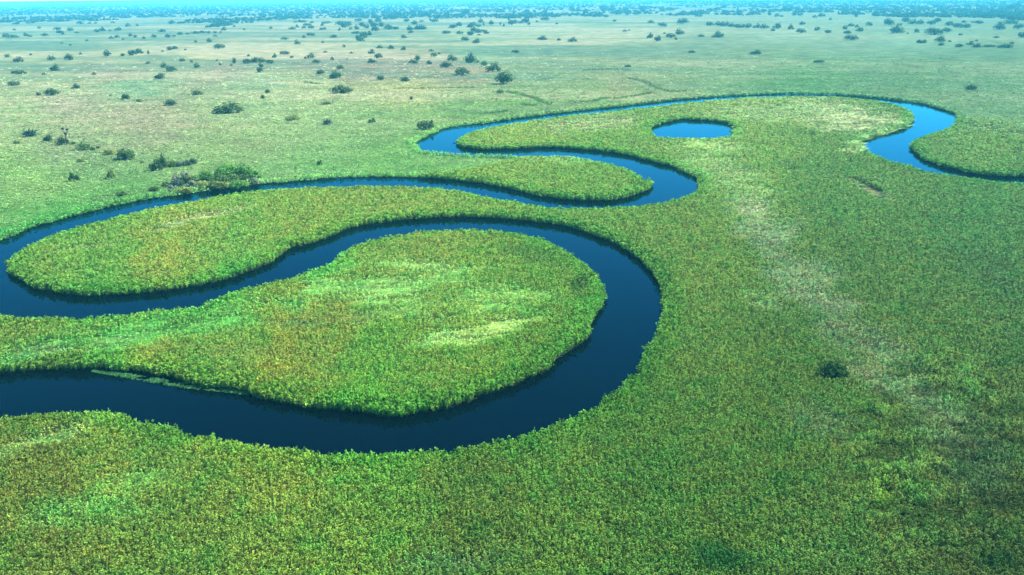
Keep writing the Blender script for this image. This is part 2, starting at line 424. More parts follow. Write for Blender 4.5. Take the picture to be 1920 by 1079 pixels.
# ------------------------------------------------------------------ ground: one sheet to the horizon
az = np.radians(np.concatenate([np.linspace(-180, -42, 24)[:-1], np.linspace(-42, 42, 640), np.linspace(42, 180, 24)[1:-1]]))
rr = np.concatenate([[6.0, 30.0, 55.0], H / np.tan(np.radians(np.linspace(38.5, 4.2, 430)))])
rr = np.concatenate([rr, np.geomspace(rr[-1] * 1.01, 17000.0, 110)[1:]])
AZ, RR = np.meshgrid(az, rr)
gx = (np.sin(AZ) * RR).ravel(); gy = (np.cos(AZ) * RR).ravel()
inside = (np.abs(AZ.ravel()) < math.radians(80)) & (RR.ravel() > 60)
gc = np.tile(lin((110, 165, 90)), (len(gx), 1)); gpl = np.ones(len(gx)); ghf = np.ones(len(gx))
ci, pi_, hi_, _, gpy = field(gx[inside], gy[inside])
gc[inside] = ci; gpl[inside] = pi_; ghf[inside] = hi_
dry = look(DRY, gx, gy, 10.0); deep = look(DEEP, gx, gy, 0.0)
reedy = 1 - gpl
gz = 0.28 + (0.75 * reedy * np.clip(ghf, 0.15, 1) + 0.15) * smooth(0.6, 4.5, dry)
gz = np.where(dry < 1.0, gz - .2, gz)
gz = np.where(deep > 0, 0.06 - 1.3 * smooth(0.0, 1.6, deep), gz)
gz = np.where(RR.ravel() > 700, 0.45, gz)
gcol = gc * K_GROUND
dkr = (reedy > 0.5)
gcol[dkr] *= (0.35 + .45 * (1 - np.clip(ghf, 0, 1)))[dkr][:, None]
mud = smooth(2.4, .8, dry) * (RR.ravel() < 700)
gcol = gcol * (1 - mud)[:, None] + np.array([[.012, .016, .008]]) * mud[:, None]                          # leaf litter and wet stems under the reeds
# long bands of wet and dry grass on the plain
band = fbm(gx / 230.0 - gy / 900.0, gy / 75.0 + gx / 420.0, 201, 4)
bw = smooth(350, 700, RR.ravel()) * gpl * (1 - .75 * smooth(.12, .28, gx / np.maximum(gy, 1)))
bcol = np.where((band > 0.5)[:, None], lin((222, 222, 176))[None], lin((128, 168, 134))[None]) * K_GROUND
bamt = np.clip((np.abs(band - 0.5) - .02) * 6, 0, 0.7) * bw
gcol = gcol * (1 - bamt)[:, None] + bcol * bamt[:, None]
ncol = len(az)
nrow = len(rr)
idx = np.arange(nrow * ncol).reshape(nrow, ncol)
nxt = np.roll(idx, -1, 1)
quads = np.stack([idx[:-1], nxt[:-1], nxt[1:], idx[1:]], -1).reshape(-1, 4)[:, ::-1]
me = bpy.data.meshes.new("ground")
me.vertices.add(len(gx) + 1)
me.vertices.foreach_set("co", np.vstack([np.stack([gx, gy, gz], -1), [[0, 0, 0.4]]]).astype(np.float32).ravel())
tri = np.stack([idx[0], np.full(ncol, len(gx)), nxt[0]], -1)[:, ::-1]
tri = np.stack([nxt[0], idx[0], np.full(ncol, len(gx))], -1)
loops = np.concatenate([quads.ravel(), tri.ravel()])
me.loops.add(len(loops)); me.loops.foreach_set("vertex_index", loops.astype(np.int32))
me.polygons.add(len(quads) + len(tri))
ls = np.concatenate([np.arange(len(quads)) * 4, len(quads) * 4 + np.arange(len(tri)) * 3])
me.polygons.foreach_set("loop_start", ls.astype(np.int32))
me.update(calc_edges=True); me.validate()
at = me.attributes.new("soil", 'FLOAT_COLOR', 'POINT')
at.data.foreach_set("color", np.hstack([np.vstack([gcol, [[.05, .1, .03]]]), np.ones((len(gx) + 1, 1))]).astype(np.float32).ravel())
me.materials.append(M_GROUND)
ground = bpy.data.objects.new("ground", me); COL.objects.link(ground); ground["kind"] = "structure"
me.polygons.foreach_set("use_smooth", np.ones(len(me.polygons), bool))

# ------------------------------------------------------------------ water
from mathutils.geometry import tessellate_polygon
def widen(p, d, closed):
    t = (np.roll(p, -1, 0) - np.roll(p, 1, 0)) if closed else np.gradient(p, axis=0)
    l = np.hypot(t[:, 0], t[:, 1])[:, None] + 1e-9
    return p + np.stack([-t[:, 1], t[:, 0]], -1) / l * d
def water_sheet(name, poly):
    v = [Vector((p[0], p[1], 0.0)) for p in poly]
    f = tessellate_polygon([v])
    f = [t for t in f]
    o = mesh_object(name, [tuple(q) for q in v], f, M_WATER, kind="structure")
    m = o.data
    nz = np.zeros(len(m.polygons) * 3); m.polygons.foreach_get("normal", nz)
    if nz[2::3].mean() < 0: m.flip_normals()
    return o
def area2(p):
    return np.sum(p[:, 0] * np.roll(p[:, 1], -1) - p[:, 1] * np.roll(p[:, 0], -1))
s_ = -1.0 if area2(RIVER) > 0 else 1.0
wa = widen(GA[::2], 0.9 * s_, False); wb = widen(GB[::2], -0.9 * s_, False)
water_sheet("river", np.vstack([wa, wb[::-1]]))
sp_ = -1.0 if area2(GP) > 0 else 1.0
water_sheet("pond", widen(GP, 0.8 * sp_, True))

# ------------------------------------------------------------------ plant prototypes (scattered as one mass by geometry nodes)
def proto(name, verts, faces, tone, mat):
    o = mesh_object(name, verts, faces, mat, link=False)
    a = o.data.attributes.new("tone", 'FLOAT_COLOR', 'POINT')
    a.data.foreach_set("color", np.array([(t[0], t[1], 0, 1) for t in tone], np.float32).ravel())
    return o

def blade(V, Fc, T, base, tip, bend, w, tone, yellow):
    """a leaf: strip of two quads and a point, widest in the middle"""
    b = np.array(base, float); e = np.array(tip, float); mid = (b + e) / 2 + np.array(bend)
    q = b * 0.25 + mid * 0.5 + e * 0.25
    ax = np.cross(e - b, [random.uniform(-1, 1), random.uniform(-1, 1), 0.3]); ax /= np.linalg.norm(ax) + 1e-9
    i = len(V)
    V += [b - ax * w * .3, b + ax * w * .3, q - ax * w * .5, q + ax * w * .5, e]
    Fc += [(i, i + 1, i + 3, i + 2), (i + 2, i + 3, i + 4)]
    T += [(tone * .8, 0)] * 2 + [(tone, yellow * .4)] * 2 + [(min(1, tone * 1.1), yellow)]

def make_reed(seed, n=4, spread=0.5):
    """papyrus: bare stems, each under a mop of rays"""
    random.seed(seed)
    V, Fc, T = [], [], []
    for i in range(n):
        a = random.uniform(0, 6.283) if i else 0.0; r = spread * math.sqrt(random.random()) if i else 0.05
        bx, by = r * .6 * math.cos(a), r * .6 * math.sin(a)
        h = random.uniform(.60, .95) if i else .97
        tx, ty = bx + random.gauss(0, .10) + .2 * r * math.cos(a), by + random.gauss(0, .10) + .2 * r * math.sin(a)
        tone = random.random(); yl = random.random() ** 1.5
        blade(V, Fc, T, (bx, by, 0), (tx, ty, h), (0, 0, .02), .05, tone * .6, 0)
        blade(V, Fc, T, (bx, by, .1), (bx + random.gauss(0, .25), by + random.gauss(0, .25), h * .7), (0, 0, .08), .08, tone, 0)
        R = random.uniform(.20, .30)
        for k in range(8):
            aa = k * .785 + random.uniform(-.4, .4); el = random.uniform(-.35, .8)
            l = R * random.uniform(.8, 1.2)
            e = (tx + l * math.cos(aa) * math.cos(el), ty + l * math.sin(aa) * math.cos(el), h - .02 + l * math.sin(el) * .6)
            blade(V, Fc, T, (tx, ty, h - .05), e, (0, 0, .06), .15, min(1, max(0, tone + random.uniform(-.15, .15))), yl)
    return V, Fc, T

def make_tuft(seed, n=12):
    random.seed(seed)
    V, Fc, T = [], [], []
    for i in range(n):
        a = random.uniform(0, 6.283)
        h = random.uniform(.4, 1.0); out = random.uniform(.15, .55)
        blade(V, Fc, T, (random.gauss(0, .1), random.gauss(0, .1), 0), (out * math.cos(a) + .12, out * math.sin(a), h * (1.1 - out)),
              (.1 * math.cos(a), .1 * math.sin(a), .12), .12, random.random(), random.random())
    return V, Fc, T

REEDS = [proto("reed_clump", *make_reed(100 + i), M_REED) for i in range(7)]
TUFTS = [proto("grass_tuft", *make_tuft(200 + i), M_GRASS) for i in range(5)]

def make_swept(seed, n=12):
    """long soft grass laid over by wind and water"""
    random.seed(seed)
    V, Fc, T = [], [], []
    for i in range(n):
        y0 = random.gauss(0, .28); x0 = random.uniform(-.6, .2); l = random.uniform(.7, 1.5)
        blade(V, Fc, T, (x0, y0, .1), (x0 + l, y0 + random.gauss(0, .12), random.uniform(.15, .5)), (0, 0, .55), .075, random.random(), random.random() ** 2)
    return V, Fc, T
SWEPT = [proto("swept_grass", *make_swept(260 + i), M_GRASS) for i in range(4)]

def scatter(name, pts, rot, scl, tint, kind_i, protos, label=None, category=None):
    me = bpy.data.meshes.new(name)
    n = len(pts)
    me.vertices.add(n); me.vertices.foreach_set("co", pts.astype(np.float32).ravel())
    for an, ty, arr, f in (("turn", 'FLOAT_VECTOR', rot, "vector"), ("size", 'FLOAT_VECTOR', scl, "vector"),
                           ("tint", 'FLOAT_COLOR', np.hstack([tint, np.ones((n, 1))]), "color"), ("sort", 'INT', kind_i, "value")):
        a = me.attributes.new(an, ty, 'POINT')
        a.data.foreach_set(f, (arr.astype(np.int32) if ty == 'INT' else arr.astype(np.float32)).ravel())
    o = bpy.data.objects.new(name, me); COL.objects.link(o)
    o["kind"] = "stuff"
    if label: o["label"] = label
    if category: o["category"] = category
    ng = bpy.data.node_groups.new(name, 'GeometryNodeTree')
    ng.interface.new_socket("Geometry", in_out='INPUT', socket_type='NodeSocketGeometry')
    ng.interface.new_socket("Geometry", in_out='OUTPUT', socket_type='NodeSocketGeometry')
    N, L = ng.nodes, ng.links
    gi = N.new("NodeGroupInput"); go = N.new("NodeGroupOutput")
    g2i = N.new("GeometryNodeGeometryToInstance")
    for p in reversed(protos):
        oi = N.new("GeometryNodeObjectInfo"); oi.inputs["Object"].default_value = p; oi.transform_space = 'ORIGINAL'
        L.new(oi.outputs["Geometry"], g2i.inputs[0])
    def named(nm, ty):
        a = N.new("GeometryNodeInputNamedAttribute"); a.data_type = ty; a.inputs["Name"].default_value = nm
        return a.outputs["Attribute"]
    e2r = N.new("FunctionNodeEulerToRotation"); L.new(named("turn", 'FLOAT_VECTOR'), e2r.inputs[0])
    iop = N.new("GeometryNodeInstanceOnPoints")
    L.new(gi.outputs[0], iop.inputs["Points"]); L.new(g2i.outputs[0], iop.inputs["Instance"])
    iop.inputs["Pick Instance"].default_value = True
    L.new(named("sort", 'INT'), iop.inputs["Instance Index"])
    L.new(e2r.outputs[0], iop.inputs["Rotation"]); L.new(named("size", 'FLOAT_VECTOR'), iop.inputs["Scale"])
    L.new(iop.outputs[0], go.inputs[0])
    md = o.modifiers.new("scatter", 'NODES'); md.node_group = ng
    return o

def fan(d0, d1, s_of_d, half):
    """jittered points thinning out with distance"""
    P = []
    d = d0
    while d < d1:
        s = s_of_d(d)
        n = int(2 * half * d / s)
        a = -half + (np.arange(n) + RNG.random(n)) * (2 * half / n)
        r = d + (RNG.random(n) - .5) * s * 1.6
        P.append(np.stack([np.sin(a) * r, np.cos(a) * r, np.full(n, s)], -1))
        d += s
    return np.vstack(P)

def pack(x, y, z, s, hgt, c, lean, wide, nproto):
    n = len(x)
    rot = np.stack([RNG.normal(0, lean, n), RNG.normal(0, lean, n), RNG.random(n) * 6.283], -1)
    scl = np.stack([wide, wide, hgt], -1)
    return np.stack([x, y, z], -1), rot, scl, c, RNG.integers(0, nproto, n)

HALF = math.radians(37)
# ---- the reed beds
P = fan(70.0, 650.0, lambda d: max(0.28, 0.0021 * d), HALF)
x, y, s = P.T
dry = look(DRY, x, y, 10.0)
c, pl, hf, px, py = field(x, y)
keep = (dry > np.maximum(.15, s * .55)) & ((pl < RNG.random(len(x))) | ((dry < 4.0) & (RNG.random(len(x)) < 0.6))) & (hf > 0.2 + 0.2 * RNG.random(len(x)))
x, y, s, dry, c, pl, hf = (q[keep] for q in (x, y, s, dry, c, pl, hf))
base = 0.28 + (0.75 * (1 - pl) * np.clip(hf, .15, 1) + .15) * smooth(.6, 4.5, dry)
top = (REED_H + 0.1) * (0.70 + 0.30 * smooth(0.0, 3.0, dry)) * (0.55 + 0.45 * hf) * (1 - 0.45 * pl * smooth(1.5, 5, dry))
hump = (fbm(x / 4.0, y / 4.0, 301, 3) - .5) * .6
hgt = np.clip(top - base + hump + RNG.normal(0, .24, len(x)), .25, 4)
col = c * K_REED
v = RNG.random(len(x))
kind_n = fbm(x / 2.2, y / 2.2, 333, 2)
ochre = np.clip((kind_n - .52) * 2.5, 0, .35) * (v < .6)
green = np.clip((.45 - kind_n) * 3, 0, .7)
col = col * (1 - ochre)[:, None] + col * np.array([1.5, 1.02, .8])[None] * ochre[:, None]
col = col * (1 - green)[:, None] + col * np.array([.62, .95, .8])[None] * green[:, None]
col *= (0.64 + 0.72 * RNG.random(len(x)))[:, None]
pinkish = RNG.random(len(x)) < .05
col[pinkish] = col[pinkish] * np.array([1.45, .97, 1.15])[None]
rough = smooth(1.25, .45, np.hypot((px[keep] - 1760) / 200, (py[keep] - 850) / 210))
rn = fbm(x / 3.6 + y / 14, y / 2.4 - x / 9, 909, 3)
hgt = np.maximum(.2, hgt + rough * (rn - .5) * 3.2)
col *= (1 + rough * np.clip((rn - .5) * 2.4, -.55, .35))[:, None]
nb = smooth(7.0, 1.0, dry) * (1 - pl)
col *= 1 - nb[:, None] * np.array([.30, .06, .25])[None]
hgt *= 1 + .10 * nb
wide = (1 + .35 * nb) * np.maximum(.36, s * 1.2) * (.85 + .4 * RNG.random(len(x)))
low = (hf < .86) & (RNG.random(len(x)) < 1.75 * (1 - hf))
silk = fbm(x[low] / 11.0 - y[low] / 40.0, y[low] / 2.6 - x[low] / 16.0, 731, 3)
P1 = list(pack(x[low], y[low], base[low] - .05, None, hgt[low] * .6, col[low] * (.36 + .46 * smooth(.32, .68, silk))[:, None] * RNG.uniform(.8, 1.2, (low.sum(), 1)), .06, s[low] * RNG.uniform(2.4, 3.8, low.sum()), len(SWEPT)))
P1[1][:, 2] = RNG.normal(.22, .22, low.sum()) + (silk - .5) * 1.5
P1[4] = P1[4] + len(TUFTS)
x, y, s, hgt, col, base, wide = (q[~low] for q in (x, y, s, hgt, col, base, wide))
A1 = pack(x, y, base - .05, s, hgt, col, .20, wide, len(REEDS))
# ---- the wall of reeds along every bank
B = []
for line, closed in ((GA, False), (GB, False), (GP, True)):
    t = np.gradient(line, axis=0); l = np.hypot(t[:, 0], t[:, 1])[:, None] + 1e-9
    nn = np.stack([-t[:, 1], t[:, 0]], -1) / l
    d = np.hypot(line[:, 0], line[:, 1])
    for k in range(4):
        for off in (-1, 1):
            wd = np.maximum(.8, .0036 * d)
            q = line + nn * (off * (.3 * (wd - .8) + 0.5 * wd * k + .35 * RNG.random(len(line))))[:, None] + RNG.normal(0, .4, line.shape)
            ok = (d < 680) & (d > 70) & (RNG.random(len(line)) < 0.95)
            B.append(q[ok])
B = np.vstack(B)
bd = look(DRY, B[:, 0], B[:, 1], 10.0)
dd_ = np.hypot(B[:, 0], B[:, 1])
B = B[(bd < 4) & (look(DEEP, B[:, 0], B[:, 1], 0.) < .5) & (bd >= .25 + .3 * (np.maximum(.8, .0036 * dd_) - .8))]
x, y = B.T
c, pl, hf, px, py = field(x, y)
d = np.hypot(x, y)
hgt = REED_H * (1 - .70 * pl * (px < 900) - .35 * pl * (px >= 900)) * RNG.uniform(.5, 1.0, len(x))
hgt *= 0.82 + 0.36 * fbm(x / 6, y / 6, 501, 2)
col = c * K_REED * (1 - .28 * pl)[:, None] * np.array([.80, .98, .85])[None] * (0.7 + 0.55 * RNG.random(len(x)))[:, None]
A2 = pack(x, y, np.full(len(x), .12), None, hgt, col, .22, np.maximum(.8, .0036 * d) * RNG.uniform(.8, 1.3, len(x)), len(REEDS))
scatter("reed_bed", *[np.concatenate([a, b]) for a, b in zip(A1, A2)], REEDS,
        "dense green and yellow reed beds covering the banks and islands", "reed bed")

# ---- the floodplain's tussocks
P = fan(150.0, 1150.0, lambda d: max(0.85, 0.0042 * d), HALF)
x, y, s = P.T
dry = look(DRY, x, y, 10.0)
c, pl, hf, px, py = field(x, y)
tuss = fbm(x / 16 - y / 40, y / 5 + x / 30, 601, 4)
keep = (dry > .3) & (pl > RNG.random(len(x))) & (RNG.random(len(x)) < smooth(1150, 300, np.hypot(x, y)) * (.1 + 1.3 * tuss))
x, y, s, c, tuss = x[keep], y[keep], s[keep], c[keep], tuss[keep]
pale = smooth(620, 380, np.hypot(x, y)) * np.clip((tuss - .52) * 6, 0, .65) * (.4 + .6 * RNG.random(len(x)))
col = c * .56 * (1 - pale)[:, None] + lin((190, 220, 150))[None] * .33 * pale[:, None]
dk = np.clip((.46 - tuss) * 5, 0, .6)
col = col * (1 - dk)[:, None] + col * np.array([.6, .85, .6])[None] * dk[:, None]
col *= (0.9 + .2 * RNG.random(len(x)))[:, None]
G1 = pack(x, y, np.full(len(x), .38), s, RNG.uniform(.4, .9, len(x)) * (1 + .5 * dk), col, .22, s * RNG.uniform(1.0, 1.6, len(x)), len(TUFTS))
# old channels, grown over: lines of taller sedge
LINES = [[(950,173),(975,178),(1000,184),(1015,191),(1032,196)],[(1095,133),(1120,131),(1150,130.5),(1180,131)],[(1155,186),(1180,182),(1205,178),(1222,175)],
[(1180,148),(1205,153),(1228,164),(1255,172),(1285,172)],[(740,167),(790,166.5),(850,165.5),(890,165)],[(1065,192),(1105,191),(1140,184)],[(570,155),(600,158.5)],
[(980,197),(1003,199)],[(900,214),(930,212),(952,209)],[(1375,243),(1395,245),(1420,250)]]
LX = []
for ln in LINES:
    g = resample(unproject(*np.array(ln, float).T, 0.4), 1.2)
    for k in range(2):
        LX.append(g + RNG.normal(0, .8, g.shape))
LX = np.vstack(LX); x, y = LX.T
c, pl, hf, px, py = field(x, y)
G2 = pack(x, y, np.full(len(x), .35), None, RNG.uniform(1.2, 2.4, len(x)), c * K_REED * np.array([.42, .48, .42])[None], .15, RNG.uniform(1.8, 2.8, len(x)), len(TUFTS))  # sedge tint darkened to carry the shade its ridges cast
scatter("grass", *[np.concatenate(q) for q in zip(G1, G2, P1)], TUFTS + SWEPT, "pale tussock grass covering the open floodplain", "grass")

# ---- floating weed along the central island's bank
W = resample(unproject(*np.array([(172,697),(215,703),(260,710),(300,717),(340,724),(375,728),(430,734),(470,741),(492,748)], float).T, 0.0), .25)
pts = []
for k in range(9):
    e = np.sin(np.linspace(0, math.pi, len(W))) ** .5
    pts.append(W + np.stack([np.zeros(len(W)), (RNG.random(len(W)) - .35) * 1.9 * e], -1))
W = np.vstack(pts); W = W[fbm(W[:, 0] / 1.6, W[:, 1] / 1.6, 77, 3) > .40]
n = len(W)
wcol = lin((95, 165, 100))[None] * .40 * RNG.uniform(.6, 1.3, (n, 1))
M_WEED = M_GRASS
scatter("floating_weed", np.hstack([W, np.full((n, 1), .0)]), np.stack([RNG.normal(0, .2, n), RNG.normal(0, .2, n), RNG.random(n) * 6.3], -1),
        np.stack([RNG.uniform(.5, .9, n)] * 2 + [RNG.uniform(.12, .35, n)], -1), wcol, RNG.integers(0, len(TUFTS), n), TUFTS,
        "pale green weed floating beside the central island's bank", "water weed")

# ------------------------------------------------------------------ trees and bushes
DARK, MID, OLIVE, GREY, BLUE, FRESH, OCHRE = ((.034, .074, .022), (.056, .112, .032), (.13, .17, .045), (.17, .20, .15),
                                              (.035, .068, .055), (.062, .165, .030), (.11, .105, .04))
def leaf_ball(V, Fc, T, c, rx, ry, rz, n, size):
    for i in range(n):
        u = random.uniform(-.95, 1); a = random.uniform(0, 6.283); k = math.sqrt(1 - u * u)
        nrm = np.array([k * math.cos(a), k * math.sin(a), u])
        rad = random.uniform(.62, 1.05) if random.random() < .75 else random.uniform(.2, .7)
        p = np.array(c) + nrm * np.array([rx, ry, rz]) * rad
        if p[2] < .03: p[2] = random.uniform(.03, .12)
        nn = nrm + np.array([random.gauss(0, .5), random.gauss(0, .5), random.gauss(.25, .5)])
        nn /= np.linalg.norm(nn) + 1e-9
        t = np.cross(nn, [random.gauss(0, 1), random.gauss(0, 1), random.gauss(0, 1)]); t /= np.linalg.norm(t) + 1e-9
        b = np.cross(nn, t); s = size * random.uniform(.6, 1.35)
        i0 = len(V)
        V += [p - t * s * .6, p + b * s * .45 + nn * s * .15, p + t * s * .6, p - b * s * .45 + nn * s * .1]
        Fc.append((i0, i0 + 1, i0 + 2, i0 + 3))
        T += [(random.random(), random.random() ** 2)] * 4
LOBES = {
 "dome": [((0, 0, .5), .38, .38, .42), ((-.22, .05, .36), .28, .28, .32), ((.24, -.05, .38), .26, .28, .34), ((.05, -.24, .32), .28, .24, .28), ((0, .24, .4), .28, .24, .34)],
 "wide": [((-.3, 0, .4), .22, .3, .36), ((-.08, .06, .6), .26, .32, .38), ((.16, -.05, .5), .24, .3, .36), ((.36, .03, .32), .16, .24, .28), ((.02, -.24, .28), .34, .22, .26)],
 "heap": [((-.24, 0, .3), .28, .32, .3), ((.12, .03, .56), .3, .32, .42), ((.34, 0, .26), .18, .28, .26), ((-.02, -.22, .28), .34, .24, .28)],
 "low": [((-.28, 0, .4), .24, .34, .4), ((0, .04, .5), .26, .38, .46), ((.28, -.02, .4), .24, .34, .4)],
 "peak": [((0, 0, .62), .22, .26, .38), ((-.18, 0, .34), .26, .3, .32), ((.2, 0, .36), .26, .3, .32), ((0, -.2, .26), .34, .24, .26), ((-.42, 0, .12), .14, .2, .12)],
 "loose": [((-.2, .1, .5), .16, .18, .22), ((.18, 0, .66), .18, .18, .24), ((.05, -.18, .36), .2, .2, .24), ((-.3, -.1, .26), .16, .18, .2), ((.34, .12, .3), .14, .16, .2)],
}
def make_crown(kind, seed, n, size):
    random.seed(seed)
    V, Fc, T = [], [], []
    vol = [l[1] * l[2] + l[1] * l[3] for l in LOBES[kind]]
    for l, v in zip(LOBES[kind], vol):
        c = tuple(q + random.uniform(-.04, .04) for q in l[0])
        leaf_ball(V, Fc, T, c, l[1], l[2], l[3], int(n * v / sum(vol)), size)
    return V, Fc, T
def tube(V, Fc, a, b, ra, rb, k=6):
    a = np.array(a, float); b = np.array(b, float); d = b - a; d /= np.linalg.norm(d)
    u = np.cross(d, [.3, .9, .1]); u /= np.linalg.norm(u); w = np.cross(d, u)
    i = len(V)
    for p, r in ((a, ra), (b, rb)):
        for j in range(k):
            t = 6.283 * j / k
            V.append(p + (u * math.cos(t) + w * math.sin(t)) * r)
    for j in range(k):
        Fc.append((i + j, i + (j + 1) % k, i + k + (j + 1) % k, i + k + j))
def make_trunk(kind, seed):
    random.seed(seed)
    V, Fc = [], []
    tube(V, Fc, (0, 0, -.08), (.01, 0, .24), .05, .035)
    for l in LOBES[kind][:4]:
        c = np.array(l[0]); tube(V, Fc, (.01, 0, .2), c * [.7, .7, .95], .028, .01, 5)
    return V, Fc
def spiky(seed, n=60):
    random.seed(seed); V, Fc, T = [], [], []
    for i in range(n):
        a = random.uniform(0, 6.283); e = random.uniform(.1, 1.25); l = random.uniform(.55, 1.0)
        tip = (.62 * l * math.cos(a) * math.cos(e), .62 * l * math.sin(a) * math.cos(e), l * math.sin(e) * .95 + .05)
        blade(V, Fc, T, (random.gauss(0, .12), random.gauss(0, .12), .05), tip, (0, 0, .1), .085, random.random(), random.random() ** 2)
    return V, Fc, T
def palm_head(V, Fc, T, c, r, n):
    for i in range(n):
        a = random.uniform(0, 6.283); e = random.uniform(-.5, 1.2)
        tip = (c[0] + r * math.cos(a) * math.cos(e), c[1] + r * math.sin(a) * math.cos(e), c[2] + r * math.sin(e))
        blade(V, Fc, T, c, tip, (0, 0, r * .25), r * .42, random.random() * .6, random.random() ** 3)

_cache = {}
def tree_mesh(part, kind, var, big):
    key = (part, kind, var, big)
    if key not in _cache:
        if part == "crown":
            if kind == "spiky": g = spiky(900 + var)
            else: g = make_crown(kind, 700 + var * 13, 620 if big else 170, .085 if big else .16)
            o = proto("crown", *g, M_CROWN)
        else:
            o = mesh_object("trunk", *make_trunk(kind if kind in LOBES else "dome", 800 + var), M_BARK, link=False)
        _cache[key] = o.data
        bpy.data.objects.remove(o)
    return _cache[key]

CROWN_GAIN = 0.95
def plant_tree(name, px, py, w, h, kind, colour, label, group=None, category="tree", big=None, z=.30):
    (x, y), mpp = dist_scale(px, py, z)
    root = bpy.data.objects.new(name, None)
    root.empty_display_size = 1.0
    COL.objects.link(root)
    W, Hh = w * mpp * 1.18, h * mpp * 1.18
    root.location = (x, y + W * .25, z)
    root.rotation_euler = (0, 0, random.uniform(-.5, .5) + (math.pi if random.random() < .35 else 0))
    root["label"] = label; root["category"] = category
    if group: root["group"] = group
    if big is None: big = w >= 15
    var = random.randint(0, 3)
    bush = kind in ("spiky", "low")
    k = random.uniform(.85, 1.2) * CROWN_GAIN
    for part, nm in (("trunk", "stem" if bush else "trunk"), ("crown", "foliage" if bush else "crown")):
        o = bpy.data.objects.new(nm, tree_mesh(part, kind, var, big)); COL.objects.link(o); o.parent = root
        o.scale = (W, W * random.uniform(.8, 1.0), Hh)
        o.color = (colour[0] * k, colour[1] * k, colour[2] * k, 1)
    return root

ORD = "first second third fourth fifth sixth seventh eighth ninth tenth eleventh twelfth thirteenth fourteenth fifteenth sixteenth seventeenth eighteenth nineteenth twentieth".split()
ORD += ["twenty-" + o for o in ORD[:9]] + ["thirtieth"]
planted = []

